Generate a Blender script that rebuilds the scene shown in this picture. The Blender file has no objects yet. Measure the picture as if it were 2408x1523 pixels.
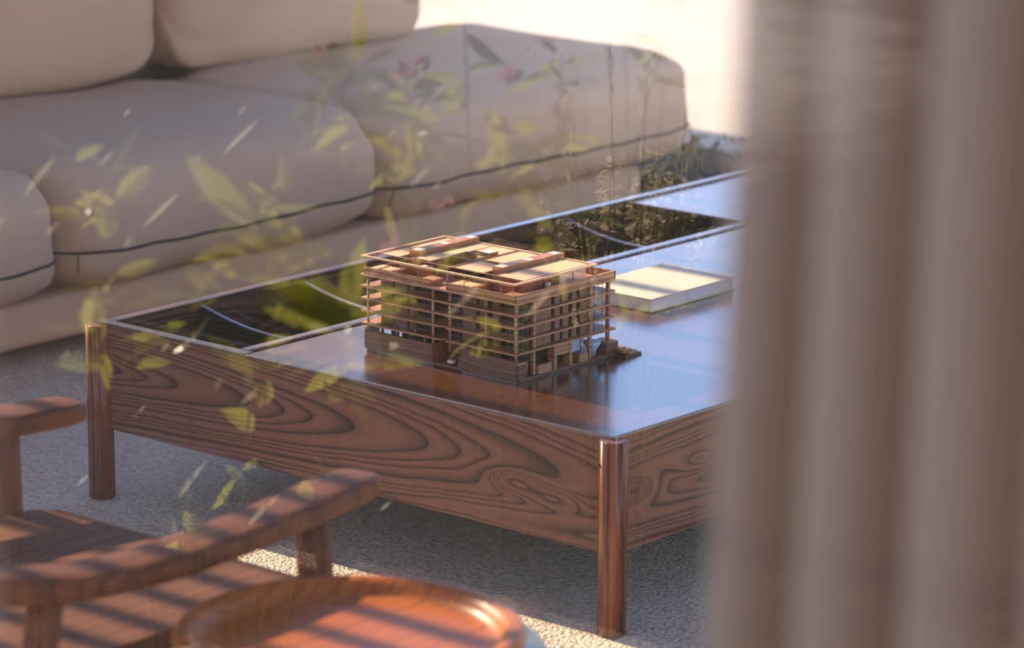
import bpy, bmesh, math, random
from mathutils import Vector, Matrix
random.seed(7)
S = bpy.context.scene
COL = S.collection
PI = math.pi

# ------------------------------------------------------------------ camera
FPX = 8300.0                                   # focal length in pixels of the 2408 px wide frame
cd = bpy.data.cameras.new('camera')
cam = bpy.data.objects.new('camera', cd); COL.objects.link(cam); S.camera = cam
yaw, pitch, roll = 2.27908, 0.23404, 0.00452
d = Vector((math.cos(pitch)*math.cos(yaw), math.cos(pitch)*math.sin(yaw), -math.sin(pitch)))
r = d.cross(Vector((0, 0, 1))).normalized(); u = r.cross(d)
c_, s_ = math.cos(roll), math.sin(roll)
rr, uu = c_*r + s_*u, -s_*r + c_*u
CAM = Vector((5.56883, -5.11169, 2.18598))
m4 = Matrix((rr, uu, -d)).transposed().to_4x4(); m4.translation = CAM
cam.matrix_world = m4
cd.sensor_fit = 'HORIZONTAL'; cd.sensor_width = 36.0
cd.lens = FPX/2408.0*36.0
cd.clip_start = 0.05; cd.clip_end = 200
cd.dof.use_dof = True; cd.dof.focus_distance = 7.42; cd.dof.aperture_fstop = 3.4

# ------------------------------------------------------------------ world, sun, exposure
SUN_EL = math.radians(32)
w = bpy.data.worlds.new('sky'); S.world = w; w.use_nodes = True
nt = w.node_tree; nt.nodes.clear()
out = nt.nodes.new('ShaderNodeOutputWorld'); bg = nt.nodes.new('ShaderNodeBackground')
sky = nt.nodes.new('ShaderNodeTexSky'); sky.sky_type = 'NISHITA'; sky.sun_disc = False
sky.sun_elevation = SUN_EL; sky.sun_rotation = math.radians(270); sky.dust_density = 0.0; sky.ozone_density = 5.0; sky.air_density = 1.0
tc = nt.nodes.new('ShaderNodeTexCoord'); mp = nt.nodes.new('ShaderNodeMapping'); mp.inputs['Scale'].default_value = (2.2, 2.2, 7.0)
no = nt.nodes.new('ShaderNodeTexNoise'); no.inputs['Scale'].default_value = 1.6; no.inputs['Detail'].default_value = 5
rp = nt.nodes.new('ShaderNodeValToRGB'); rp.color_ramp.elements[0].position = 0.54; rp.color_ramp.elements[1].position = 0.78
rp.color_ramp.elements[1].color = (0.55, 0.55, 0.55, 1)
mx = nt.nodes.new('ShaderNodeMix'); mx.data_type = 'RGBA'; mx.inputs['B'].default_value = (5.5, 5.0, 5.0, 1)
nt.links.new(tc.outputs['Generated'], mp.inputs['Vector']); nt.links.new(mp.outputs[0], no.inputs['Vector'])
nt.links.new(no.outputs[0], rp.inputs[0]); nt.links.new(rp.outputs[0], mx.inputs['Factor'])
nt.links.new(sky.outputs[0], mx.inputs['A']); 
tn = nt.nodes.new('ShaderNodeMix'); tn.data_type = 'RGBA'; tn.blend_type = 'MULTIPLY'; tn.inputs['Factor'].default_value = 1.0; tn.inputs['B'].default_value = (1.10, 0.97, 1.0, 1)
nt.links.new(mx.outputs['Result'], tn.inputs['A']); nt.links.new(tn.outputs['Result'], bg.inputs[0])
bg.inputs[1].default_value = 0.17
nt.links.new(bg.outputs[0], out.inputs[0])

sl = bpy.data.lights.new('sun', 'SUN'); sl.energy = 6.5; sl.angle = math.radians(0.42); sl.color = (1.0, 0.81, 0.57)
so = bpy.data.objects.new('sun', sl); COL.objects.link(so)
sd = Vector((math.cos(SUN_EL), -0.03, -math.sin(SUN_EL)))
so.rotation_euler = sd.to_track_quat('-Z', 'Y').to_euler(); so.location = (-6, 0, 8)

S.view_settings.view_transform = 'Standard'; S.view_settings.look = 'None'
S.view_settings.gamma = 1.0; S.view_settings.use_curve_mapping = False
S.view_settings.exposure = 0.85
S.cycles.max_bounces = 6; S.cycles.diffuse_bounces = 3; S.cycles.glossy_bounces = 4; S.cycles.transparent_max_bounces = 10; S.cycles.adaptive_threshold = 0.06; S.cycles.adaptive_min_samples = 20; S.cycles.sample_clamp_indirect = 6.0

# ------------------------------------------------------------------ materials
def lin(c):
    return tuple(((v/255)/12.92 if v/255 <= .04045 else ((v/255+.055)/1.055)**2.4) for v in c) + (1.0,)
class NT:
    def __init__(s, name):
        s.m = bpy.data.materials.new(name); s.m.use_nodes = True; s.t = s.m.node_tree; s.t.nodes.clear()
        s.out = s.n('ShaderNodeOutputMaterial'); s.b = s.n('ShaderNodeBsdfPrincipled'); s.l(s.b.outputs[0], s.out.inputs[0])
    def n(s, k, **kw):
        x = s.t.nodes.new(k)
        for a, v in kw.items(): setattr(x, a, v)
        return x
    def l(s, a, b): s.t.links.new(a, b)
    def set(s, sock, v):
        if isinstance(v, bpy.types.NodeSocket): s.l(v, sock)
        else: sock.default_value = v
    def math(s, op, a, b=0.0, c=None):
        x = s.n('ShaderNodeMath', operation=op); s.set(x.inputs[0], a); s.set(x.inputs[1], b)
        if c is not None: s.set(x.inputs[2], c)
        return x.outputs[0]
    def comb(s, x, y, z):
        k = s.n('ShaderNodeCombineXYZ')
        for i, v in enumerate((x, y, z)): s.set(k.inputs[i], v)
        return k.outputs[0]
    def noise(s, vec, scale=1.0, detail=3.0, rough=.5):
        k = s.n('ShaderNodeTexNoise'); s.l(vec, k.inputs['Vector']); k.inputs['Scale'].default_value = scale
        k.inputs['Detail'].default_value = detail; k.inputs['Roughness'].default_value = rough
        return k.outputs[0]
    def ramp(s, f, stops):
        k = s.n('ShaderNodeValToRGB'); cr = k.color_ramp
        while len(cr.elements) < len(stops): cr.elements.new(.5)
        for e, (p, c) in zip(cr.elements, stops): e.position = p; e.color = c
        s.l(f, k.inputs[0]); return k.outputs[0]
    def mix(s, f, a, b, blend='MIX'):
        k = s.n('ShaderNodeMix', data_type='RGBA', blend_type=blend); s.set(k.inputs['Factor'], f); s.set(k.inputs['A'], a); s.set(k.inputs['B'], b)
        return k.outputs['Result']
    def bump(s, h, strength=.3, dist=.002):
        k = s.n('ShaderNodeBump'); k.inputs['Strength'].default_value = strength; k.inputs['Distance'].default_value = dist
        s.l(h, k.inputs['Height']); s.l(k.outputs[0], s.b.inputs['Normal'])
    def p(s, **kw):
        for a, v in kw.items(): s.set(s.b.inputs[a.replace('_', ' ')], v)

def wood(name, light, mid, dark, along='X', across='Z', centers=((0., .3, .16),), freq=40., warp=.05, rough=.35, coat=0.0, coat_rough=.15, line=.8, fibre=.25, spec=.5, knots=()):
    """growth rings cut by a board: nested, elongated loops round each centre (along, across, slope)"""
    q = NT(name); tc = q.n('ShaderNodeTexCoord'); sp = q.n('ShaderNodeSeparateXYZ'); q.l(tc.outputs['Object'], sp.inputs[0])
    ax = {'X': sp.outputs[0], 'Y': sp.outputs[1], 'Z': sp.outputs[2]}
    rest = [k for k in 'XYZ' if k not in (along, across)][0]
    L, A, T = ax[along], ax[across], ax[rest]
    v1 = q.comb(q.math('MULTIPLY', L, 2.6), q.math('MULTIPLY', A, 9.), q.math('MULTIPLY', T, 2.))
    n1 = q.noise(v1, 1.0, 2.0)
    v2 = q.comb(q.math('MULTIPLY', L, 14.), q.math('MULTIPLY', A, 60.), q.math('MULTIPLY', T, 6.))
    n2 = q.noise(v2, 1.0, 3.0)
    a_w = q.math('MULTIPLY_ADD', n1, warp, q.math('ADD', A, -warp*.5))
    a_w = q.math('MULTIPLY_ADD', n2, .005, a_w)
    rad = None
    for (l0, a0, sl_) in centers:
        da = q.math('SUBTRACT', a_w, a0); dl = q.math('MULTIPLY', q.math('SUBTRACT', L, l0), sl_)
        rr_ = q.math('SQRT', q.math('ADD', q.math('MULTIPLY', da, da), q.math('MULTIPLY', dl, dl)))
        if rad is None: rad = rr_
        else: rad = q.math('SMOOTH_MIN', rad, rr_, .03)
    for (l0, a0, sx_, sa_, am_) in knots:
        dl = q.math('DIVIDE', q.math('SUBTRACT', L, l0), sx_); da = q.math('DIVIDE', q.math('SUBTRACT', a_w, a0), sa_)
        g = q.math('EXPONENT', q.math('MULTIPLY', q.math('ADD', q.math('MULTIPLY', dl, dl), q.math('MULTIPLY', da, da)), -1.0))
        rad = q.math('MULTIPLY_ADD', g, am_, rad)
    ph = q.math('MULTIPLY', rad, freq)
    ph = q.math('ADD', ph, q.math('MULTIPLY', q.math('SINE', q.math('MULTIPLY', ph, 1.7)), .35))
    fr = q.math('FRACT', ph)
    col = q.ramp(fr, [(0, mid), (.3, light), (line-.2, mid), (line+.08, dark), (.98, dark), (1.0, mid)])
    v3 = q.comb(q.math('MULTIPLY', L, 25.), q.math('MULTIPLY', A, 420.), q.math('MULTIPLY', T, 420.))
    n3 = q.noise(v3, 1.0, 2.0)
    shade = q.ramp(n3, [(.3, (1-fibre, 1-fibre, 1-fibre, 1)), (.7, (1, 1, 1, 1))])
    col = q.mix(1.0, col, shade, 'MULTIPLY')
    q.p(Base_Color=col, Roughness=rough, Coat_Weight=coat, Coat_Roughness=coat_rough, Specular_IOR_Level=spec)
    if coat >= 1: q.p(Coat_IOR=1.8)
    q.bump(n3, .12, .0008)
    return q.m
def plain(name, c, rough=.5, metal=0., spec=.5, nscale=0., namp=.15, bump=0., bscale=400., coat=0.):
    q = NT(name); tc = q.n('ShaderNodeTexCoord'); o = tc.outputs['Object']
    if nscale:
        n = q.noise(o, nscale, 3.0)
        k = q.ramp(n, [(.3, (1-namp, 1-namp, 1-namp, 1)), (.7, (1, 1, 1, 1))]); q.p(Base_Color=q.mix(1.0, lin(c), k, 'MULTIPLY'))
    else: q.p(Base_Color=lin(c))
    q.p(Roughness=rough, Metallic=metal, Specular_IOR_Level=spec, Coat_Weight=coat)
    if bump: q.bump(q.noise(o, bscale, 2.0), bump, .001)
    return q.m
M = {}
M['apron_front'] = wood('apron_front_wood', lin((136, 88, 66)), lin((116, 74, 55)), lin((48, 30, 24)), 'X', 'Z', ((-.34, .30, .075), (.75, .02, .02)), 105, .02, .42, knots=((1.20, .265, .07, .022, .045), (1.30, .25, .06, .018, .03)), line=.86)
M['apron_side'] = wood('apron_side_wood', lin((140, 90, 62)), lin((120, 75, 52)), lin((48, 30, 24)), 'Y', 'Z', ((1.6, .27, .05),), 105, .02, .42, knots=((.07, .275, .06, .024, .045), (.28, .30, .08, .02, .03)), line=.86)
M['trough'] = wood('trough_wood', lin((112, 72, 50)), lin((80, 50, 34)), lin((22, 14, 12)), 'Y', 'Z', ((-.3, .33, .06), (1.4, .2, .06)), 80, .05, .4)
M['top'] = wood('tabletop_wood', lin((102, 57, 34)), lin((88, 48, 29)), lin((52, 28, 18)), 'Y', 'X', ((-1., .2, .03),), 110, .03, .26, 1.0, coat_rough=.17, line=.8, fibre=.08)
M['rim'] = wood('rim_wood', lin((120, 78, 60)), lin((104, 66, 50)), lin((60, 36, 28)), 'Y', 'X', ((-1., .2, .03),), 90, .03, .3, coat=1.0, coat_rough=.2)
M['leg'] = wood('leg_wood', lin((142, 80, 50)), lin((122, 66, 40)), lin((70, 36, 24)), 'Z', 'X', ((-.6, .3, .03),), 90, .02, .36, coat=.1)
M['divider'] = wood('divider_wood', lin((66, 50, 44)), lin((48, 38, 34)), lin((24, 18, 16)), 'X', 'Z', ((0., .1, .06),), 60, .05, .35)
M['chair'] = wood('chair_wood', lin((118, 68, 40)), lin((108, 61, 36)), lin((88, 49, 30)), 'Y', 'X', ((-1.5, 1.2, .05),), 60, .04, .55, coat=0, spec=.2)
M['chair_seat'] = wood('chair_seat_wood', lin((126, 74, 42)), lin((112, 65, 37)), lin((88, 50, 30)), 'Y', 'X', ((-1.5, 1.3, .05),), 60, .04, .6, spec=.2)
M['tray'] = wood('tray_wood', lin((192, 106, 40)), lin((182, 97, 36)), lin((154, 78, 29)), 'Y', 'X', ((-1.5, 1.7, .04),), 70, .05, .38, coat=.06, coat_rough=.15, spec=.25)
M['side'] = wood('side_table_wood', lin((112, 80, 66)), lin((96, 68, 56)), lin((60, 40, 34)), 'Y', 'X', ((-1.5, 1.7, .04),), 40, .05, .3, coat=.3)
M['mdl'] = wood('model_wood', lin((204, 150, 112)), lin((186, 132, 97)), lin((146, 96, 68)), 'X', 'Z', ((-.3, .2, .05),), 160, .02, .5)
M['mdl_dark'] = wood('model_base_wood', lin((136, 90, 67)), lin((114, 75, 56)), lin((74, 46, 36)), 'X', 'Z', ((-.3, .2, .06),), 150, .03, .5)
M['mdl_beam'] = plain('model_beam_wood', (176, 112, 76), .5, nscale=60)
M['mdl_red'] = plain('model_red_wood', (150, 84, 58), .5, nscale=60)
M['mdl_cream'] = plain('model_cream_card', (226, 178, 134), .55, spec=.3)
M['mdl_white'] = plain('model_white_card', (246, 226, 202), .6, spec=.3)
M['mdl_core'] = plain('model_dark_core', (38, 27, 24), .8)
M['mdl_lilac'] = plain('model_grey_strip', (118, 98, 96), .4)
M['mdl_blue'] = plain('model_pale_blue_card', (170, 190, 215), .4)
q = NT('model_window_film'); q.p(Base_Color=lin((30, 22, 22)), Roughness=.12, Specular_IOR_Level=.6); M['mdl_glass'] = q.m
q = NT('model_clear_sheet'); q.p(Base_Color=lin((240, 225, 215)), Roughness=.12, Transmission_Weight=.0, Alpha=.45); M['mdl_sheet'] = q.m
q = NT('model_brick_card'); tc = q.n('ShaderNodeTexCoord'); sp = q.n('ShaderNodeSeparateXYZ'); q.l(tc.outputs['Object'], sp.inputs[0])
bk = q.n('ShaderNodeTexBrick'); bk.inputs['Scale'].default_value = 130; bk.inputs['Mortar Size'].default_value = .06; bk.inputs['Row Height'].default_value = .32; bk.inputs['Brick Width'].default_value = 1.0
q.l(q.comb(q.math('ADD', sp.outputs[0], sp.outputs[1]), sp.outputs[2], 0.), bk.inputs['Vector'])
bk.inputs['Color1'].default_value = lin((164, 122, 94)); bk.inputs['Color2'].default_value = lin((138, 98, 74)); bk.inputs['Mortar'].default_value = lin((92, 62, 48))
q.p(Base_Color=bk.outputs[0], Roughness=.65); q.bump(bk.outputs[1], -.5, .0006); M['mdl_brick'] = q.m
M['sofa'] = plain('sofa_fabric', (204, 168, 138), .9, spec=.2, nscale=2.5, namp=.06, bump=.15, bscale=900)
M['piping'] = plain('sofa_piping', (46, 40, 40), .8)
M['dark_foot'] = plain('sofa_foot_plastic', (28, 26, 26), .6)
M['curtain'] = plain('curtain_linen', (244, 212, 186), .9, spec=.1, bump=.25, bscale=1600)
M['cover'] = plain('book_cover_cloth', (206, 190, 164), .6, bump=.1, bscale=1500)
M['pages'] = plain('book_pages', (214, 200, 194), .7)
M['plaster'] = plain('wall_plaster', (238, 218, 200), .85, nscale=3, namp=.06, bump=.1, bscale=60)
M['cladding'] = plain('dark_timber_cladding', (52, 42, 38), .8, nscale=6)
M['beam'] = plain('pergola_wood', (120, 84, 60), .6, nscale=8)
M['frame'] = plain('window_frame_paint', (70, 62, 58), .4)
M['stem'] = plain('plant_stem', (150, 146, 84), .7)
# floor: pale washed-pebble aggregate
q = NT('floor_pebble_aggregate'); tc = q.n('ShaderNodeTexCoord'); o = tc.outputs['Object']
vo = q.n('ShaderNodeTexVoronoi'); vo.inputs['Scale'].default_value = 105; q.l(o, vo.inputs['Vector'])
vo2 = q.n('ShaderNodeTexVoronoi'); vo2.inputs['Scale'].default_value = 230; q.l(o, vo2.inputs['Vector'])
big = q.noise(o, 1.3, 3.0)
hsv = q.ramp(vo.outputs['Distance'], [(0, lin((248, 228, 204))), (.45, lin((234, 210, 184))), (.75, lin((200, 176, 152)))])
k = q.ramp(q.noise(o, 60, 2.0), [(.3, (.78, .78, .8, 1)), (.7, (1.05, 1.03, 1.0, 1))])
q.p(Base_Color=q.mix(1.0, hsv, k, 'MULTIPLY'), Roughness=.5, Specular_IOR_Level=.5)
q.bump(q.math('ADD', q.math('MULTIPLY', vo.outputs['Distance'], -1.0), q.math('MULTIPLY', vo2.outputs['Distance'], -.4)), .9, .006); M['floor'] = q.m
q = NT('lawn_grass'); tc = q.n('ShaderNodeTexCoord'); o = tc.outputs['Object']
q.p(Base_Color=q.ramp(q.noise(o, 14, 6.0), [(.3, lin((26, 30, 16))), (.7, lin((54, 54, 32)))]), Roughness=.9); q.bump(q.noise(o, 90, 3.0), .8, .02); M['lawn'] = q.m
q = NT('pale_gravel'); tc = q.n('ShaderNodeTexCoord'); o = tc.outputs['Object']; sp = q.n('ShaderNodeSeparateXYZ'); q.l(o, sp.inputs[0])  # bright middle fading outward, so its mirror image veils the upper sofa softly
hx = q.math('SUBTRACT', sp.outputs[0], -3.8); hy = q.math('SUBTRACT', sp.outputs[1], -14.6)
gx = q.math('MULTIPLY', q.math('ADD', q.math('MULTIPLY', hx, .65), q.math('MULTIPLY', hy, .76)), .5); gy = q.math('MULTIPLY', q.math('SUBTRACT', q.math('MULTIPLY', hx, .76), q.math('MULTIPLY', hy, .65)), 1.25)
gd = q.math('SQRT', q.math('ADD', q.math('MULTIPLY', gx, gx), q.math('MULTIPLY', gy, gy)))
gd = q.math('ADD', gd, q.math('MULTIPLY', q.noise(o, 3.0, 4.0), .8))
mr = q.n('ShaderNodeMapRange'); q.l(gd, mr.inputs[0]); mr.inputs[1].default_value = .55; mr.inputs[2].default_value = 2.3
q.p(Base_Color=q.ramp(mr.outputs[0], [(0, lin((250, 244, 232))), (1, lin((40, 42, 24)))]), Roughness=.9); M['gravel'] = q.m
def leafmat(name, c, t, gl=.25):
    q = NT(name); q.t.nodes.remove(q.b)
    df = q.n('ShaderNodeBsdfDiffuse'); df.inputs[0].default_value = lin(c)
    tr = q.n('ShaderNodeBsdfTranslucent'); tr.inputs[0].default_value = lin(t)
    gs = q.n('ShaderNodeBsdfGlossy'); gs.inputs['Roughness'].default_value = gl
    m1 = q.n('ShaderNodeMixShader'); m1.inputs[0].default_value = .68; q.l(df.outputs[0], m1.inputs[1]); q.l(tr.outputs[0], m1.inputs[2])
    m2 = q.n('ShaderNodeMixShader'); m2.inputs[0].default_value = .10; q.l(m1.outputs[0], m2.inputs[1]); q.l(gs.outputs[0], m2.inputs[2])
    q.l(m2.outputs[0], q.out.inputs[0]); return q.m
M['leaf'] = leafmat('green_leaf', (176, 180, 74), (232, 232, 108), .12)
M['leaf_dark'] = leafmat('dark_leaf', (90, 110, 44), (140, 165, 60), .15)
M['leaf_dry'] = leafmat('dull_leaf', (52, 60, 30), (60, 70, 30), .4)
M['dry_head'] = leafmat('dried_flower', (150, 132, 96), (140, 120, 84), .6)
M['petal'] = leafmat('pink_petal', (225, 165, 172), (235, 175, 180), .4)
M['blade'] = plain('glossy_cream_blade', (226, 216, 170), .30)
M['plume'] = leafmat('cream_plume', (240, 226, 190), (250, 236, 200), .5)
# window glass: clear, mirror-like at the surface
q = NT('window_glass'); q.t.nodes.remove(q.b)
fr_ = q.n('ShaderNodeFresnel'); fr_.inputs[0].default_value = 1.5
tr = q.n('ShaderNodeBsdfTransparent'); gs = q.n('ShaderNodeBsdfGlossy'); gs.inputs['Roughness'].default_value = 0.0
ms = q.n('ShaderNodeMixShader'); q.l(q.math('MULTIPLY', fr_.outputs[0], 2.3), ms.inputs[0]); q.l(tr.outputs[0], ms.inputs[1]); q.l(gs.outputs[0], ms.inputs[2])
q.l(ms.outputs[0], q.out.inputs[0]); M['glass'] = q.m

# ------------------------------------------------------------------ mesh helpers
def mesh_from(bm, smooth=False):
    me = bpy.data.meshes.new('mesh'); bmesh.ops.recalc_face_normals(bm, faces=bm.faces[:]); bm.to_mesh(me); bm.free()
    if smooth:
        for f in me.polygons: f.use_smooth = True
    return me
def obj(name, me, mat, parent=None, smooth=False, **props):
    if isinstance(me, bmesh.types.BMesh): me = mesh_from(me, smooth)
    o = bpy.data.objects.new(name, me); COL.objects.link(o)
    if mat is not None and not me.materials: me.materials.append(M[mat] if isinstance(mat, str) else mat)
    if parent is not None:
        o.parent = parent; pl = parent.location + (parent.parent.location if parent.parent else Vector())
        o.location = -parent.location if parent.type == 'EMPTY' else (0, 0, 0)
    for k, v in props.items(): o[k] = v
    return o
def thing(name, loc, label, cat, group=None):
    o = bpy.data.objects.new(name, None); COL.objects.link(o); o.location = loc; o.empty_display_size = .05
    o['label'] = label; o['category'] = cat
    if group: o['group'] = group
    return o
def bm_box(x0, x1, y0, y1, z0, z1, bev=0., seg=2, bm=None):
    bm = bm or bmesh.new()
    vs = [bm.verts.new((x, y, z)) for x in (x0, x1) for y in (y0, y1) for z in (z0, z1)]
    fs = [bm.faces.new([vs[i] for i in f]) for f in ((0, 1, 3, 2), (4, 6, 7, 5), (0, 4, 5, 1), (2, 3, 7, 6), (0, 2, 6, 4), (1, 5, 7, 3))]
    if bev:
        es = list({e for f in fs for e in f.edges}); bmesh.ops.bevel(bm, geom=es, offset=bev, segments=seg, affect='EDGES', profile=.5)
    return bm
def bm_prism(pts, z0, z1, bev=0., seg=2, axis='Z', bm=None):
    bm = bm or bmesh.new()
    def P(a, b, c): return (a, b, c) if axis == 'Z' else ((a, c, b) if axis == 'Y' else (c, a, b))
    lo = [bm.verts.new(P(x, y, z0)) for x, y in pts]; hi = [bm.verts.new(P(x, y, z1)) for x, y in pts]
    n = len(pts); bm.faces.new(lo[::-1]); top = bm.faces.new(hi)
    for i in range(n): bm.faces.new((lo[i], lo[(i+1) % n], hi[(i+1) % n], hi[i]))
    if bev: bmesh.ops.bevel(bm, geom=list(top.edges), offset=bev, segments=seg, affect='EDGES', profile=.5)
    return bm
def bm_tube(path, rad, n=8, closed=False, flat=1.0, bm=None):
    """tube along path; rad a number or a list"""
    bm = bm or bmesh.new(); P = [Vector(p) for p in path]; rings = []
    for i, p in enumerate(P):
        a = P[i-1] if (i or closed) else P[i]; b = P[(i+1) % len(P)] if (i < len(P)-1 or closed) else P[i]
        t = (b-a).normalized(); s = t.cross(Vector((0, 0, 1)))
        if s.length < 1e-4: s = Vector((1, 0, 0))
        s.normalize(); v = s.cross(t); rd = rad[i] if isinstance(rad, (list, tuple)) else rad
        rings.append([bm.verts.new(p + s*math.cos(2*PI*k/n)*rd + v*math.sin(2*PI*k/n)*rd*flat) for k in range(n)])
    m = len(rings)
    for i in range(m if closed else m-1):
        A, B = rings[i], rings[(i+1) % m]
        for k in range(n): bm.faces.new((A[k], A[(k+1) % n], B[(k+1) % n], B[k]))
    if not closed: bm.faces.new(rings[0][::-1]); bm.faces.new(rings[-1])
    return bm
def bm_lathe(prof, cx, cy, n=64, bm=None):
    bm = bm or bmesh.new(); rings = []
    for (rd, z) in prof:
        if rd < 1e-6: rings.append([bm.verts.new((cx, cy, z))])
        else: rings.append([bm.verts.new((cx+rd*math.cos(2*PI*k/n), cy+rd*math.sin(2*PI*k/n), z)) for k in range(n)])
    for A, B in zip(rings, rings[1:]):
        for k in range(n):
            if len(A) == 1: bm.faces.new((A[0], B[k], B[(k+1) % n]))
            elif len(B) == 1: bm.faces.new((A[k], A[(k+1) % n], B[0]))
            else: bm.faces.new((A[k], A[(k+1) % n], B[(k+1) % n], B[k]))
    return bm
def bm_cyl(x, y, z0, z1, rd, n=12, bm=None):
    return bm_prism([(x+rd*math.cos(2*PI*k/n), y+rd*math.sin(2*PI*k/n)) for k in range(n)], z0, z1, bm=bm)

# ------------------------------------------------------------------ the setting
fl = obj('floor', bm_box(-18, 7.5, -4.30, 24, -.08, 0), 'floor'); fl['kind'] = 'structure'
lw = obj('lawn', bm_box(-22, 12, -26, -4.302, -.10, -.02), 'lawn'); lw['kind'] = 'structure'
gp = obj('gravel_patch', bm_cyl(-3.8, -14.6, -.05, -.0185, 4.6, 64), 'gravel'); gp['kind'] = 'structure'  # bright ground added outside; its reflection in the panes makes the haze
wb = obj('wall_back', bm_box(-3.58, -3.40, -3.2, 4.55, 0, 2.22, .01), 'plaster'); wb['kind'] = 'structure'  # unseen wall added to keep the sun off sofa and floor
wl = obj('wall_left', bm_box(2.55, 3.25, -4.30, -3.14, 0, 3.3, .01), 'plaster'); wl['kind'] = 'structure'  # unseen pier added to block the sun from the curtain
wr_ = obj('wall_right', bm_box(6.3, 6.5, -11.0, -4.32, 0, 4.2, .01), 'cladding'); wr_['kind'] = 'structure'  # unseen dark wall added to deepen the shade in the curtain folds
# glazed opening in front of the camera (double glazing)
wf = bpy.data.objects.new('window_1', None); COL.objects.link(wf); wf.location = (4.8, -4.23, 0); wf['kind'] = 'structure'
obj('window_jamb', bm_box(3.25, 3.33, -4.28, -4.16, 0, 3.1, .004), 'frame', wf)
obj('window_jamb', bm_box(7.2, 7.28, -4.28, -4.16, 0, 3.1, .004), 'frame', wf)
obj('window_sill', bm_box(3.33, 7.2, -4.28, -4.16, 0, .08, .004), 'frame', wf)
obj('window_head', bm_box(3.33, 7.2, -4.28, -4.16, 3.02, 3.1, .004), 'frame', wf)
def pane(y):
    bm = bmesh.new(); vs = [bm.verts.new(p) for p in ((3.33, y, .08), (7.2, y, .08), (7.2, y, 3.02), (3.33, y, 3.02))]; bm.faces.new(vs); return bm
obj('pane', pane(-4.245), 'glass', wf); obj('pane', pane(-4.222), 'glass', wf)
# pergola added out of view: rafters along the sun's path throw the stripes of shade
pg = thing('pergola', (-.2, 0, 0), 'brown timber pergola of narrow rafters over the terrace', 'pergola')
ry = -2.475
while ry < 2.2:
    obj('rafter', bm_box(-4.6, 2.6, ry-.022, ry+.022, 3.0, 3.10), 'beam', pg); ry += .115 if ry < -.9 else (.26 if ry < .5 else .2)
for bx_ in (-4.5, 2.5): obj('beam', bm_box(bx_-.06, bx_+.06, -3.0, 2.6, 2.86, 3.0, .005), 'beam', pg)
for px_, py_ in ((-4.5, -2.9), (2.5, -2.9), (-4.5, 2.5)): obj('post', bm_box(px_-.06, px_+.06, py_-.06, py_+.06, 0, 2.86, .005), 'beam', pg)

# ------------------------------------------------------------------ coffee table
TL, TW, TH, TA = 1.45, 2.42, .40, .24
tb = thing('coffee_table', (TL/2, TW/2, 0), 'large low dark wooden coffee table with deep aprons and open side trough', 'coffee table')
b_ = .022
obj('apron', bm_box(.02, TL-.02, 0, b_, TH-TA, TH-.006, .0015, 1), 'apron_front', tb)
obj('apron', bm_box(TL-b_, TL, .02, TW-.02, TH-TA, TH-.006, .0015, 1), 'apron_side', tb)
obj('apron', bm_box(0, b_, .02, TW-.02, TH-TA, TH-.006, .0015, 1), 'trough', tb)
obj('apron', bm_box(.02, TL-.02, TW-b_, TW, TH-TA, TH-.006, .0015, 1), 'apron_front', tb)
RX0, RX1 = .409, .436
obj('rim', bm_box(0, b_+.002, 0, TW, TH-.006, TH, .002), 'rim', tb)
obj('rim', bm_box(b_+.002, .4525, 0, b_+.002, TH-.006, TH, .002), 'rim', tb)
obj('rail', bm_box(RX0, RX1, b_+.002, TW-b_, .20, TH, .003), 'rim', tb)
obj('rail_ledge', bm_box(RX1, .47, b_+.002, TW-b_, .34, TH-.0105), 'divider', tb)  # filler strip added under the gap to stop a light leak
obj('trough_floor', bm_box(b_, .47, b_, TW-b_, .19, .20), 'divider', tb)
# tabletop
x0 = .4535
obj('tabletop', bm_box(x0, TL+.0015, -.0015, TW+.0015, TH-.010, TH-.001, .003, 3), 'top', tb)
for yd, dep in ((.291, .036), (.619, .036), (1.569, .038)):
    bm = bmesh.new(); n = 18; xs = [b_+(RX0-b_)*i/n for i in range(n+1)]
    zt = [.389-dep*(1-((2*(x-b_)/(RX0+.09-b_)-1)**2)) for x in xs]
    rows = []
    for y in (yd-.005, yd+.005): rows.append(([bm.verts.new((x, y, .20)) for x in xs], [bm.verts.new((x, y, z)) for x, z in zip(xs, zt)]))
    (a, b), (c, e) = rows
    for i in range(n):
        bm.faces.new((a[i], a[i+1], b[i+1], b[i])); bm.faces.new((c[i], e[i], e[i+1], c[i+1])); bm.faces.new((b[i], b[i+1], e[i+1], e[i]))
    bm.faces.new((a[0], b[0], e[0], c[0])); bm.faces.new((a[n], c[n], e[n], b[n]))
    dv = obj('divider', bm, 'divider', tb)
    obj('divider_edge', bm_tube([(x, yd, z+.0005) for x, z in zip(xs, zt)], .0058, 6, flat=.45), 'rim', dv)
obj('trough_lid', bm_box(b_+.002, RX0-.002, 1.82, TW-b_, TH-.016, TH-.006, .002), 'top', tb)
# legs: flattened round posts at the corners
for (lx, ly) in ((0, 0), (TL, 0), (0, TW), (TL, TW)):
    rd = .0275; n = 8; pts = []
    for k in range(32):
        a = 2*PI*k/32; e = rd*(1.0/max(abs(math.cos((a+PI/8) % (PI/4)-PI/8)), .9))*.97
        pts.append((lx+e*math.cos(a+PI/8), ly+e*math.sin(a+PI/8)))
    lg = obj('leg', bm_prism(pts, 0, TH-.007, .004, 3), 'leg', tb, True)
# screw plugs seen on the legs
for (px_, py_, pz) in ((-.013, -.0247, .30), (TL-.016, -.0235, .345)):
    bm = bm_tube([(px_, py_-.001, pz), (px_, py_+.004, pz)], .0028, 10); obj('screw_plug', bm, 'mdl_core', tb)

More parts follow.
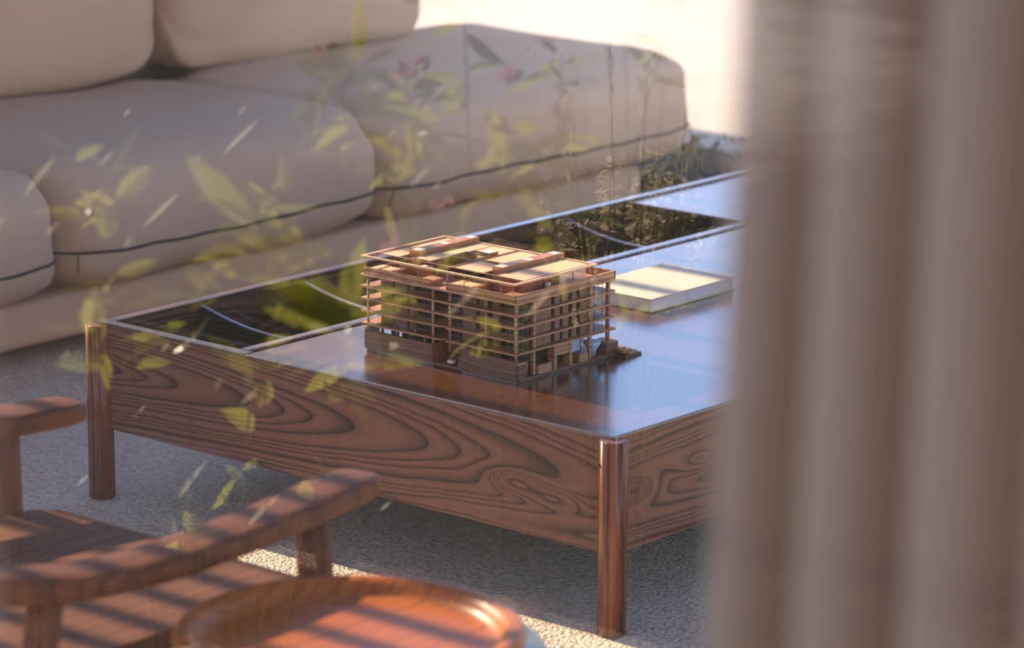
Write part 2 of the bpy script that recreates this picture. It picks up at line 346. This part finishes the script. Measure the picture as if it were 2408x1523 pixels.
# ------------------------------------------------------------------ book on the table
bk_ = thing('book', (.751, 1.016, .40), 'large cream hardcover book lying flat on the dark table behind the building model', 'book')
zb = .40; X0, X1, Y0, Y1 = .645, .857, .862, 1.172
obj('back_board', bm_box(X0, X1, Y0, Y1, zb, zb+.0035, .001), 'cover', bk_)
obj('front_board', bm_box(X0, X1, Y0, Y1, zb+.0275, zb+.031, .001), 'cover', bk_)
obj('page_block', bm_box(X0+.004, X1-.004, Y0+.003, Y1-.005, zb+.0035, zb+.0275), 'pages', bk_)
obj('spine', bm_box(X0, X1, Y0, Y0+.003, zb+.001, zb+.030, .001), 'pages', bk_)

# ------------------------------------------------------------------ building model
OX, OY, OZ = .612, .182, .3993
bd = thing('building_model', (OX+.215, OY+.16, OZ), 'wooden scale model of a five storey building with balconies and roof canopy on the table', 'building model')
def mm(name, x0, x1, y0, y1, z0, z1, mat, par=None, bev=0.):
    return obj(name, bm_box(OX+x0/1e3, OX+x1/1e3, OY+y0/1e3, OY+y1/1e3, OZ+z0/1e3, OZ+z1/1e3, bev/1e3, 2), mat, par or bd)
def mcyl(name, x, y, z0, z1, rd, mat, n=12):
    return obj(name, bm_cyl(OX+x/1e3, OY+y/1e3, OZ+z0/1e3, OZ+z1/1e3, rd/1e3, n), mat, bd, n > 8)
FZ = (61, 88, 115, 141, 166)
# base
mm('base_plate', 10, 432, 10, 372, 0, 8, 'mdl_dark')
mm('base_panel', 12, 205, 1, 6, 9, 48, 'mdl_dark')
for i in range(3): mm('plinth_strip', 45+i*54, 45+i*54+53, 3, 9, 0, 9, 'mdl_lilac')
mm('base_panel', 308, 430, 1, 6, 4, 48, 'mdl_dark')
mm('plinth_strip', 285, 432, -1, 5, 0, 4, 'mdl_lilac')
obj('ramp_panel', bm_prism([(OX+.268, OZ+.004), (OX+.308, OZ+.004), (OX+.308, OZ+.048), (OX+.286, OZ+.060)], OY+.004, OY+.012, axis='Y'), 'mdl_dark', bd)
mm('recess_wall', 205, 310, 44, 48, 6, 46, 'mdl_dark'); mm('recess_side', 203, 206, 4, 46, 6, 48, 'mdl_red')
mm('recess_floor', 205, 300, 2, 46, 4, 9, 'mdl_dark')
obj('round_stool', bm_lathe([(0, OZ+.016), (.009, OZ+.015), (.011, OZ+.012), (.008, OZ+.009), (0, OZ+.009)], OX+.240, OY+.022, 20), 'mdl_white', bd, True)
mm('base_end', 10, 14, 6, 46, 9, 52, 'mdl_red')
# floors
for i, z in enumerate(FZ):
    if i >= 3: pts = [(0, 0), (434, 0), (434, 322), (4, 322), (0, 318)]
    else: pts = [(0, 0), (222, 0), (232, 10), (240, 10), (240, -2), (434, -2), (436, 322), (4, 322)] if i < 2 else [(0, 0), (434, 0), (434, 322), (4, 322)]
    bm = bm_prism([(OX+a/1e3, OY+b/1e3) for a, b in pts], OZ+(z-2.4)/1e3, OZ+(z+1.8)/1e3)
    es = [e for e in bm.edges if abs(e.verts[0].co.z-e.verts[1].co.z) > .003]
    bmesh.ops.bevel(bm, geom=es, offset=.0035, segments=3, affect='EDGES')
    sb = obj('floor_slab', bm, 'mdl', bd)
    mm('slab_lip', 1.5, 432.5, -.6, .6, z+1.0, z+2.2, 'mdl_cream' if z > 160 else 'mdl', sb)
# dark core put in to block the see-through, and long front and side elements
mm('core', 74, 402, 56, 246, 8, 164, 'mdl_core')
AY = 30
def front(name, x0, x1, mat, y0=AY, t=6, z0=62, z1=165): return mm(name, x0, x1, y0, y0+t, z0, z1, mat)
front('wall_panel', 42, 67, 'mdl_brick'); front('wall_panel', 74, 110, 'mdl_brick', 28)
front('wall_panel', 264, 302, 'mdl_brick', 28); front('wall_panel', 309, 323, 'mdl_brick')
for x in (124, 354): mcyl('round_column', x, AY+2, 10, 165, 9, 'mdl_brick', 24)
front('window', 133, 176, 'mdl_glass', 40, 3); front('window', 226, 264, 'mdl_glass', 40, 3); front('window', 363, 424, 'mdl_glass', 40, 3)
front('bay_wall', 176, 226, 'mdl_core', 54, 3)
for x0_, x1_ in ((133, 176), (226, 264), (366, 424)):
    for z in FZ[:4]: mm('window_sill', x0_, x1_, 34, 39, z+1.8, z+3.6, 'mdl_lilac')
    k = x0_+8
    while k < x1_-3: mm('mullion', k-.4, k+.4, 38.6, 39.8, 62, 164, 'mdl_lilac'); k += 10
for (x, y) in ((17, 8), (200, 9), (246, 10), (426, 9), (39, 28), (336, 20)):
    mcyl('column', x, y, 8 if x != 246 else 40, 165, 3.2, 'mdl', 10)
for x in (165, 290, 318): mcyl('column', x, 22, 8, 60, 3.4, 'mdl', 10)
mm('column', 62, 70, 30, 36, 8, 60, 'mdl_red'); mm('column', 76, 80, 30, 36, 8, 60, 'mdl')
mm('ground_window', 80, 195, 52, 54, 8, 58, 'mdl_glass'); mm('ground_window', 320, 400, 52, 54, 8, 58, 'mdl_glass')
# side face (towards the front right)
BX = 421
def side(name, y0, y1, mat, x0=BX, t=5, z0=62, z1=165): return mm(name, x0-t, x0, y0, y1, z0, z1, mat)
side('window', 40, 66, 'mdl_glass', 412, 3)
for (a, b) in ((72, 98), (99, 125), (137, 153), (163, 181), (193, 207), (220, 242)): side('wall_panel', a, b, 'mdl_brick')
for (a, b) in ((126, 136), (154, 162), (182, 192), (208, 219)): side('slot', a, b, 'mdl_core', 414, 3)
for y in (66, 247): mm('column', 420, 427, y-3.5, y+3.5, 8, 165, 'mdl')
mm('column', 424, 430, 299, 306, 8, 165, 'mdl_red')
for k in range(4): mm('mullion', 421, 422, 8+k*14, 9+k*14, 62, 164, 'mdl_lilac')
# open balconies at both ends: thin rods and the far posts
for k in range(4): mcyl('balcony_rod', 420, 256+k*12, 62, 165, .6, 'mdl_core', 6)
for k in range(4): mcyl('balcony_rod', 6, 30+k*22, 62, 165, .6, 'mdl', 6)
for y in (120, 210, 300): mcyl('column', 14, y, 8, 165, 3, 'mdl', 10)
for x in (120, 220, 320): mcyl('column', x, 308, 8, 165, 3, 'mdl', 10)
# ground level along the side face
mm('planter_block', 404, 432, 8, 34, 8, 36, 'mdl_dark'); mm('planter_block', 404, 430, 8, 36, 36, 40, 'mdl')
mcyl('drum', 414, 46, 8, 38, 10, 'mdl_red', 20)
obj('curved_planter', bm_prism([(OX+.400, OY+.072), (OX+.432, OY+.074), (OX+.434, OY+.095), (OX+.430, OY+.118), (OX+.400, OY+.116)], OZ+.008, OZ+.026), 'mdl', bd)
mm('planter_soil', 403, 429, 76, 115, 26, 27, 'mdl_core')
mm('portal_pier', 412, 430, 126, 134, 8, 58, 'mdl'); mm('portal_pier', 412, 430, 176, 184, 8, 58, 'mdl'); mm('portal_lintel', 412, 428, 134, 176, 34, 58, 'mdl')
mm('entrance_dark', 406, 410, 134, 176, 8, 34, 'mdl_core')
mm('crate', 410, 432, 206, 234, 8, 24, 'mdl'); mm('crate_top', 412, 430, 208, 232, 24, 26, 'mdl_lilac')
mm('ground_screen', 404, 408, 188, 236, 24, 56, 'mdl_blue')
obj('round_basin', bm_lathe([(0, OZ+.038), (.017, OZ+.040), (.019, OZ+.036), (.010, OZ+.022), (.006, OZ+.008), (0, OZ+.008)], OX+.414, OY+.268, 24), 'mdl_blue', bd, True)
mm('bench_block', 404, 434, 290, 330, 8, 32, 'mdl_dark'); obj('bench_cap', bm_cyl(OX+.419, OY+.310, OZ+.032, OZ+.036, .021, 20), 'mdl', bd)
mm('step', 414, 452, 326, 352, 8, 15, 'mdl'); mm('step', 418, 458, 338, 364, 4, 10, 'mdl'); mm('step', 408, 462, 322, 374, 0, 5, 'mdl_dark'); mm('step', 420, 446, 318, 340, 15, 20, 'mdl')
# roof terrace: parapets, planters, boxes (two alike halves)
RZ = 168.6
for a, b in ((8, 196), (240, 430)): mm('parapet', a, b, 3, 7, RZ, RZ+14, 'mdl')
mm('parapet', 428, 433, 3, 320, RZ, RZ+16, 'mdl'); mm('parapet', 8, 433, 316, 320, RZ, RZ+15, 'mdl_red'); mm('parapet', 8, 12, 3, 316, RZ, RZ+8, 'mdl_red')
for k in (0, 225):
    mm('roof_box', 18+k, 44+k, 14, 52, RZ, RZ+12, 'mdl_cream'); mm('roof_box', 46+k, 84+k, 8, 40, RZ, RZ+14, 'mdl')
    mm('box_lid', 46+k, 84+k, 8, 40, RZ+14, RZ+15, 'mdl_cream')
    mm('planter', 84+k, 96+k, 8, 70, RZ, RZ+16, 'mdl_red'); mm('seat_box', 164+k, 196+k, 9, 44, RZ, RZ+10, 'mdl'); mm('seat_lid', 164+k, 196+k, 9, 44, RZ+10, RZ+11.5, 'mdl')
    mm('penthouse_wall', 60+k, 110+k, 108, 250, RZ, RZ+30, 'mdl_red'); mm('chimney', 74+k, 98+k, 82, 104, RZ, RZ+34, 'mdl')
    mm('vent_box', 116+k, 136+k, 60, 80, RZ, RZ+22, 'mdl_white'); mm('low_wall', 100+k, 160+k, 52, 56, RZ, RZ+18, 'mdl_red')
mm('penthouse_wall', 340, 404, 60, 172, RZ, RZ+32, 'mdl_red'); mm('glass_screen', 400, 402, 172, 260, RZ, RZ+32, 'mdl_sheet'); mm('pale_block', 408, 416, 120, 130, RZ, RZ+20, 'mdl_white')
mm('stair_core', 180, 214, 96, 200, RZ, RZ+30, 'mdl_core')
# canopy
CZ = 205
def ring(name, x0, x1, y0, y1, z0, z1, wd, mat):
    bm = bmesh.new()
    for a in ((x0, x1, y0, y0+wd), (x0, x1, y1-wd, y1), (x0, x0+wd, y0+wd, y1-wd), (x1-wd, x1, y0+wd, y1-wd)):
        bm_box(OX+a[0]/1e3, OX+a[1]/1e3, OY+a[2]/1e3, OY+a[3]/1e3, OZ+z0/1e3, OZ+z1/1e3, bm=bm)
    return obj(name, bm, mat, bd)
ring('canopy_frame', 6, 432, -4, 262, CZ, CZ+3.5, 6, 'mdl_cream'); ring('canopy_trim', 14, 424, 4, 254, CZ+.4, CZ+2.6, 2, 'mdl')
for x in (24, 106, 150, 218, 228, 306, 344, 418): mm('canopy_bar', x-1, x+1, 42, 254, CZ, CZ+2.4, 'mdl')
for y in (42, 122): mm('canopy_bar', 16, 422, y-1, y+1, CZ+.2, CZ+2.2, 'mdl')
for (a, b, c, e) in ((26, 71, 44, 120), (26, 71, 126, 250), (107, 149, 58, 121), (107, 149, 124, 252), (152, 216, 196, 252), (230, 305, 44, 120), (230, 308, 140, 252), (346, 416, 44, 120), (340, 416, 124, 252)):
    mm('canopy_panel', a, b, c, e, CZ+.6, CZ+1.8, 'mdl_cream')
for x in (16, 62, 118, 165, 208, 244, 292, 348, 392, 424): mcyl('canopy_post', x, 1 if x not in (62, 208) else 44, RZ, CZ, .8, 'mdl', 6)
for y in (52, 120, 186, 250): mcyl('canopy_post', 428, y, RZ, CZ, 1.0, 'mdl_red', 6)
for x0_, y0_ in ((72, 76), (309, 70)):
    bmx = mm('roof_beam', x0_, x0_+28, y0_, 268, CZ-2, CZ+12, 'mdl_beam')
    for (a, b) in ((4, 24), (88, 106), (170, 190)): mm('skylight_cap', x0_+4, x0_+24, y0_+a, y0_+b, CZ+12, CZ+12.8, 'mdl_white', bmx)
mm('roof_unit', 190, 212, 170, 200, CZ+1, CZ+8, 'mdl_red'); mm('roof_unit_cap', 189, 213, 170, 200, CZ+8, CZ+9, 'mdl_white')
ring('canopy_opening', 150, 218, 122, 170, CZ+1, CZ+4, 2, 'mdl_lilac')

# ------------------------------------------------------------------ sofa
sf = thing('sofa', (-1.5, 1.0, 0), 'low grey fabric sofa with fat seat cushions and dark piping behind the table', 'sofa')
obj('base', bm_box(-2.10, -1.012, -1.6, 3.18, .045, .165, .025, 4), 'sofa', sf, True)
for (x, y) in ((-1.10, .58), (-1.10, 2.9), (-1.10, -1.3), (-2.0, .58), (-2.0, 2.9)): obj('foot', bm_cyl(x, y, 0, .06, .035, 16), 'dark_foot', sf)
obj('back_frame', bm_box(-2.20, -2.08, -1.6, 3.05, .045, .70, .04, 4), 'sofa', sf, True)
def spow(v, e): return math.copysign(abs(v)**e, v)
def cushion(cx, cy, cz, ax, ay, az, ex=.5, ey=.22, ez=.62, seed=0, wr=.012, nu=40, nv=64):
    """soft pillow block: superellipsoid with creases gathering at its two ends"""
    rnd = random.Random(seed); ph = [rnd.uniform(0, 6) for _ in range(6)]
    bm = bmesh.new(); rings = []
    for i in range(nv+1):
        t = -1+2*i/nv; ty = math.sin(t*PI/2)**1
        e = max(0., 1-abs(ty)**12)**(1/3.0) if abs(ty) < 1 else 0.
        e = .0 if i in (0, nv) else e
        ring_ = []
        if e == 0.: rings.append([bm.verts.new((cx, cy+ay*ty, cz))]); continue
        for k in range(nu):
            a = 2*PI*k/nu; x = spow(math.cos(a), ex); z = spow(math.sin(a), ez)
            edge = abs(ty)**4
            wv = wr*(math.sin(5*a+ph[0]+3*ty)+.6*math.sin(9*a+ph[1]))*edge + wr*.5*math.sin(3.1*ty*2+ph[2]+a)
            ring_.append(bm.verts.new((cx+(ax*x)*(.25+.75*e)*(1 if e > .3 else e/.3)+wv*x, cy+ay*ty, cz+az*z*e+wv*z)))
        rings.append(ring_)
    for A, B in zip(rings, rings[1:]):
        for k in range(nu):
            if len(A) == 1: bm.faces.new((A[0], B[k], B[(k+1) % nu]))
            elif len(B) == 1: bm.faces.new((A[k], A[(k+1) % nu], B[0]))
            else: bm.faces.new((A[k], A[(k+1) % nu], B[(k+1) % nu], B[k]))
    return bm, rings
def seat_cushion(y0, y1, seed):
    cx, cz, ax, az = -1.475, .325, .545, .185
    bm, rings = cushion(cx, (y0+y1)/2, cz, ax, (y1-y0)/2, az, .42, .2, .6, seed)
    # the piping follows the front (and ends) a little below the middle
    nu = 40; path = []
    pts = [[v.co.copy() for v in r_] for r_ in rings]
    for r_ in pts:
        if len(r_) == 1: continue
        best = None
        for k in range(nu//4*3, nu+1):
            a, b = r_[k % nu], r_[(k+1) % nu]
            zt = cz-.055
            if (a.z-zt)*(b.z-zt) <= 0 and abs(b.z-a.z) > 1e-6:
                best = a.lerp(b, (zt-a.z)/(b.z-a.z))
        if best is not None: path.append(best+Vector((.001, 0, 0)))
    cu = obj('seat_cushion', bm, 'sofa', sf, True)
    wob = [p+Vector((0, 0, .004*math.sin(7*p.y+seed)+.002*math.sin(31*p.y))) for p in path]
    obj('piping', bm_tube(wob, .0042, 6), 'piping', cu, True)
    for fr_ in (.155, .90):
        r_ = pts[int(fr_*64)]
        seam = [r_[k % nu]+Vector((.0012, 0, 0)) for k in (range(nu//4*3+3, nu) if fr_ < .5 else range(nu//4*3+2, nu+4))]
        obj('seam', bm_tube([p+Vector((0, .006*math.sin(60*p.z+seed), 0)) for p in seam], .0016, 5), 'piping', cu, True)
    return cu
seat_cushion(-.42, .812, 1); seat_cushion(.772, 1.997, 2); seat_cushion(1.955, 3.42, 3)
for i, (y0, y1, lab, xo) in enumerate(((.45, 1.952, 'grey back cushion at the left end of the sofa', -.02), (1.957, 3.05, 'grey back cushion leaning behind the middle of the sofa', .02))):
    bm, _ = cushion(-1.925+xo, (y0+y1)/2, .76, .16, (y1-y0)/2, .27, .55, .2, .5, 11+i, .014)
    o = obj('back_cushion', bm, 'sofa', sf, True)

# ------------------------------------------------------------------ armchair
ch = thing('armchair', (1.44, -1.5, 0), 'brown wooden armchair with a curved arm rail in the left foreground', 'chair')
half = [(.345, -1.035), (.362, -1.13), (.388, -1.26), (.408, -1.38), (.420, -1.48), (.424, -1.575), (.412, -1.69), (.378, -1.785), (.325, -1.865), (.24, -1.935), (.12, -1.975)]
CX = 1.415
path = [(CX+a, b) for a, b in half] + [(CX, -1.985)] + [(CX-a, b) for a, b in half[::-1]]
def dense(P, n):
    P = [Vector((p[0], p[1], 0)) for p in P]; o = []
    for i in range(len(P)-1):
        p0, p1, p2, p3 = P[max(i-1, 0)], P[i], P[i+1], P[min(i+2, len(P)-1)]
        for k in range(n):
            t = k/n; o.append(.5*((2*p1)+(p2-p0)*t+(2*p0-5*p1+4*p2-p3)*t*t+(3*p1-p0-3*p2+p3)*t**3))
    o.append(P[-1]); return o
dp = dense(path, 4); N = len(dp)
bm = bmesh.new(); rings = []
for i, p in enumerate(dp):
    t = (dp[min(i+1, N-1)]-dp[max(i-1, 0)]).normalized(); s = Vector((t.y, -t.x, 0))
    f = i/(N-1); mid = 1-abs(2*f-1)                      # 0 at the tips, 1 at the back
    hw = .050 - .022*max(0, (mid-.62)/.38); hh = .021 + .014*max(0, (mid-.6)/.4)
    tip = min(1, (i if i < N/2 else N-1-i)/3.0); tp = math.sqrt(max(.12, 1-(1-tip)**2))
    hw *= .35+.65*tp; hh *= .55+.45*tp
    zc = .594 + .05*max(0, (mid-.55)/.45)**1.5
    rg = []
    for k in range(20):
        a = 2*PI*k/20
        rg.append(bm.verts.new(p + s*spow(math.cos(a), .38)*hw + Vector((0, 0, zc+spow(math.sin(a), .55)*hh))))
    rings.append(rg)
for A, B in zip(rings, rings[1:]):
    for k in range(20): bm.faces.new((A[k], A[(k+1) % 20], B[(k+1) % 20], B[k]))
bm.faces.new(rings[0][::-1]); bm.faces.new(rings[-1])
obj('arm_rail', bm, 'chair', ch, True)
# seat board with softened front corners
def rrect(x0, x1, y0, y1, rd, n=6):
    o = []
    for (cx, cy, a0) in ((x1-rd, y1-rd, 0), (x0+rd, y1-rd, PI/2), (x0+rd, y0+rd, PI), (x1-rd, y0+rd, 1.5*PI)):
        for k in range(n+1): a = a0+PI/2*k/n; o.append((cx+rd*math.cos(a), cy+rd*math.sin(a)))
    return o
obj('seat', bm_prism(rrect(1.085, 1.745, -1.86, -1.135, .035), .405, .44, .008, 3), 'chair_seat', ch)
def bar(p, q_, r0, r1, n=12, fl=1.): return bm_tube([Vector(p).lerp(Vector(q_), t/6) for t in range(7)], [r0+(r1-r0)*t/6 for t in range(7)], n, flat=fl)
for sx in (1, -1):
    obj('leg', bar((CX+sx*.372, -1.19, .588), (CX+sx*.385, -1.16, 0), .031, .024), 'chair', ch, True)
    obj('leg', bar((CX+sx*.385, -1.765, .598), (CX+sx*.36, -1.86, 0), .028, .022), 'chair', ch, True)
    obj('stretcher', bar((CX+sx*.377, -1.18, .385), (CX+sx*.375, -1.80, .385), .016, .016), 'chair', ch, True)
obj('stretcher', bar((1.045, -1.175, .39), (1.785, -1.175, .39), .016, .016), 'chair', ch, True)
for x in (1.20, 1.30, 1.44, 1.58, 1.68): obj('back_spindle', bar((x, -1.835, .42), (1.44+(x-1.44)*1.12, -1.955+abs(x-1.44)*.22, .61), .011, .011), 'chair', ch, True)

# ------------------------------------------------------------------ side table with tray
TX, TY = 2.142, -1.478
st = thing('side_table', (TX, TY, 0), 'round brown pedestal side table carrying the orange tray', 'side table')
obj('table_top', bm_lathe([(0, .475), (.255, .475), (.272, .482), (.275, .492), (.270, .5), (0, .5)], TX+.018, TY+.012, 72), 'side', st, True)
obj('pedestal', bm_lathe([(0, .476), (.06, .476), (.035, .44), (.03, .25), (.035, .06), (.05, .03), (0, .03)], TX, TY, 32), 'side', st, True)
obj('foot_disc', bm_lathe([(0, .034), (.17, .030), (.19, .015), (.19, 0), (0, 0)], TX, TY, 48), 'side', st, True)
prof = [(0, .5005), (.235, .5005), (.252, .505), (.2615, .515), (.2625, .526), (.258, .5335), (.250, .536), (.240, .535), (.231, .530), (.226, .522), (.220, .515), (.208, .511), (.19, .5095), (0, .5095)]
tr_ = obj('tray', bm_lathe(prof, TX, TY, 96), 'tray', None, True)
tr_['label'] = 'round orange-brown wooden tray with raised rim in the front'; tr_['category'] = 'tray'

# ------------------------------------------------------------------ curtain
bm = bmesh.new(); nx, nz = 640, 24; grid = []
for i in range(nx+1):
    s = i/nx*1.1; col_ = []
    for j in range(nz+1):
        z = .02+2.9*j/nz
        ph = 2*PI*(s+.010)/(.062+.03*s) + .4*math.sin(9*s+.4) + .25*math.sin(2.2*z+5*s)
        x = 4.276+s-.040*(1.62-z)*max(0, 1-s/.3)-.005*math.sin(ph)
        y = -3.27-.13*max(0., .15+.85*math.sin(ph))**.7*(.85+.2*math.sin(13*s+1)) + .01*math.sin(11*s)
        col_.append(bm.verts.new((x, y, z)))
    grid.append(col_)
for i in range(nx):
    for j in range(nz): bm.faces.new((grid[i][j], grid[i+1][j], grid[i+1][j+1], grid[i][j+1]))
cu = obj('curtain', bm, 'curtain', None, True); cu['label'] = 'beige grey curtain hanging in soft folds at the right'; cu['category'] = 'curtain'

# ------------------------------------------------------------------ garden plants outside, mirrored in the glass
def leaf_mesh(bm, base, dirv, up, ln, wd, bend=.2):
    dirv = dirv.normalized(); s = dirv.cross(up)
    if s.length < 1e-3: s = Vector((1, 0, 0))
    s.normalize(); n = s.cross(dirv); L_, C_, R_ = [], [], []
    for i, (t, wv) in enumerate(((0, .05), (.25, .8), (.55, 1.), (.8, .6), (1., .02))):
        c = base+dirv*ln*t-n*bend*ln*t*t
        C_.append(bm.verts.new(c)); L_.append(bm.verts.new(c+s*wd*wv*.5+n*wd*.12*wv)); R_.append(bm.verts.new(c-s*wd*wv*.5+n*wd*.12*wv))
    for i in range(4):
        bm.faces.new((C_[i], C_[i+1], L_[i+1], L_[i])); bm.faces.new((R_[i], R_[i+1], C_[i+1], C_[i]))
def rdir(rnd, zb=0.): return Vector((rnd.gauss(0, 1), rnd.gauss(0, 1), rnd.gauss(0, .6)+zb)).normalized()
def shrub(name, x, y, ht, rad, ns, nl, ln, wd, mat, label, group, seed, flowers=0, fmat='petal', lo=.25, blades=0):
    rnd = random.Random(seed); rt = thing(name, (x, y, -.02), label, 'plant', group)
    bs = bmesh.new(); bl = bmesh.new(); bf = bmesh.new()
    for i in range(ns):
        a = rnd.uniform(0, 2*PI); lean = rnd.uniform(.1, 1)*rad; top = Vector((x+lean*math.cos(a), y+lean*math.sin(a), ht*rnd.uniform(.6, 1)))
        b0 = Vector((x+.05*math.cos(a), y+.05*math.sin(a), -.02)); pts = [b0.lerp(top, t/5)+Vector((0, 0, .12*math.sin(t/5*PI)*ht)) for t in range(6)]
        bm_tube(pts, [.004, .003, .0025, .002, .0016, .0012], 5, bm=bs)
        for k in range(nl):
            t = rnd.uniform(lo, 1)*5; j = min(int(t), 4); p = pts[j].lerp(pts[j+1], t-j)
            leaf_mesh(bl, p, rdir(rnd, .35), rdir(rnd, 1.), ln*rnd.uniform(.6, 1.25), wd*rnd.uniform(.7, 1.2), rnd.uniform(0, .4))
        for k in range(flowers):
            p = pts[5]+rdir(rnd)*.05
            for m_ in range(5): leaf_mesh(bf, p, rdir(rnd, .6), rdir(rnd), .03, .022, .1)
    if blades:
        bb = bmesh.new()  # loose blades added, tilted to mirror the sun as glints
        for k in range(blades):
            p = Vector((x+rnd.uniform(-1, 1)*rad, y+rnd.uniform(-1, 1)*rad, ht*rnd.uniform(.62, 1.))); z_ = rnd.choice((.4, .5, .6, .9, 1.7)); h_ = (Vector((-.18, .72, .67))+rdir(rnd)*.07).normalized(); dv_ = Vector((.30, -.26, 1.))+rdir(rnd)*.15; dv_ -= h_*dv_.dot(h_)
            leaf_mesh(bb, p, dv_, h_, .05*z_, .011*(.7+.5*z_), .03)
        o = obj('glossy_blades', bb, 'blade', rt); o['kind'] = 'stuff'
    obj('stems', bs, 'stem', rt, True); o = obj('foliage', bl, mat, rt); o['kind'] = 'stuff'
    if flowers: f_ = obj('blossoms', bf, fmat, rt); f_['kind'] = 'stuff'
    else: bf.free()
    return rt
GR = 'garden plants mirrored in the glass'
shrub('garden_shrub', 1.95, -7.58, 1.40, .40, 14, 12, .085, .028, 'leaf', 'dense yellow green shrub with pink blossoms mirrored over the right seat cushion', GR, 1, 1, lo=.78, blades=16)
shrub('garden_shrub', 1.60, -7.22, 1.22, .38, 9, 7, .085, .030, 'leaf', 'thin yellow green shrub mirrored over the middle seat cushion', GR, 3, lo=.82, blades=18)
shrub('garden_shrub', 2.10, -6.93, 1.62, .10, 4, 13, .12, .040, 'leaf', 'upright yellow green shoot mirrored over the back cushion', GR, 2, lo=.86)
shrub('garden_shrub', 1.33, -7.60, .70, .24, 5, 3, .07, .034, 'leaf', 'low yellow green shrub mirrored over the table apron', GR, 4, lo=.72, blades=5)
shrub('feather_bush', .90, -9.17, .78, .24, 30, 60, .028, .016, 'plume', 'feathery beige bush mirrored in the dark trough', GR, 5, lo=.72)
pr = thing('plume_grass', (1.52, -8.46, -.02), 'pale plume grass mirrored beside the curtain edge', 'plant', GR)
bs = bmesh.new(); bl = bmesh.new(); rnd = random.Random(9)
for k in range(7):
    a = rnd.uniform(0, 6.3); top = Vector((1.52+.14*math.cos(a), -8.46+.14*math.sin(a), rnd.uniform(.98, 1.16))); b0 = Vector((1.52, -8.46, -.02))
    bm_tube([b0.lerp(top, t/4) for t in range(5)], .002, 5, bm=bs)
    for m_ in range(60): leaf_mesh(bl, b0.lerp(top, rnd.uniform(.86, 1.)), (top-b0)+rdir(rnd)*.3, rdir(rnd), .035, .004)
obj('stalks', bs, 'stem', pr); o = obj('plumes', bl, 'plume', pr); o['kind'] = 'stuff'

# ------------------------------------------------------------------ low planter put in for the dark patch beside the sofa
pl = thing('planter', (-1.0, 3.74, 0), 'low dark planter of dried beige flower heads beyond the sofa end', 'planter')
obj('planter_box', bm_box(-1.55, -.42, 3.50, 3.98, 0, .06, .01), 'mdl_core', pl)
rnd = random.Random(21); bl = bmesh.new(); bh = bmesh.new()
for k in range(300):
    p = Vector((rnd.uniform(-1.50, -.47), rnd.uniform(3.53, 3.95), rnd.uniform(.04, .08)))
    leaf_mesh(bl, p, rdir(rnd, .6), rdir(rnd, 1.), rnd.uniform(.03, .06), rnd.uniform(.014, .024), .2)
for k in range(120):
    p = Vector((rnd.uniform(-1.50, -.47), rnd.uniform(3.53, 3.95), rnd.uniform(.07, .12)))
    for m_ in range(5): leaf_mesh(bh, p+rdir(rnd)*.008, rdir(rnd, .8), rdir(rnd), .018, .012, .1)
o = obj('foliage', bl, 'leaf_dry', pl); o['kind'] = 'stuff'; o = obj('flower_heads', bh, 'dry_head', pl); o['kind'] = 'stuff'
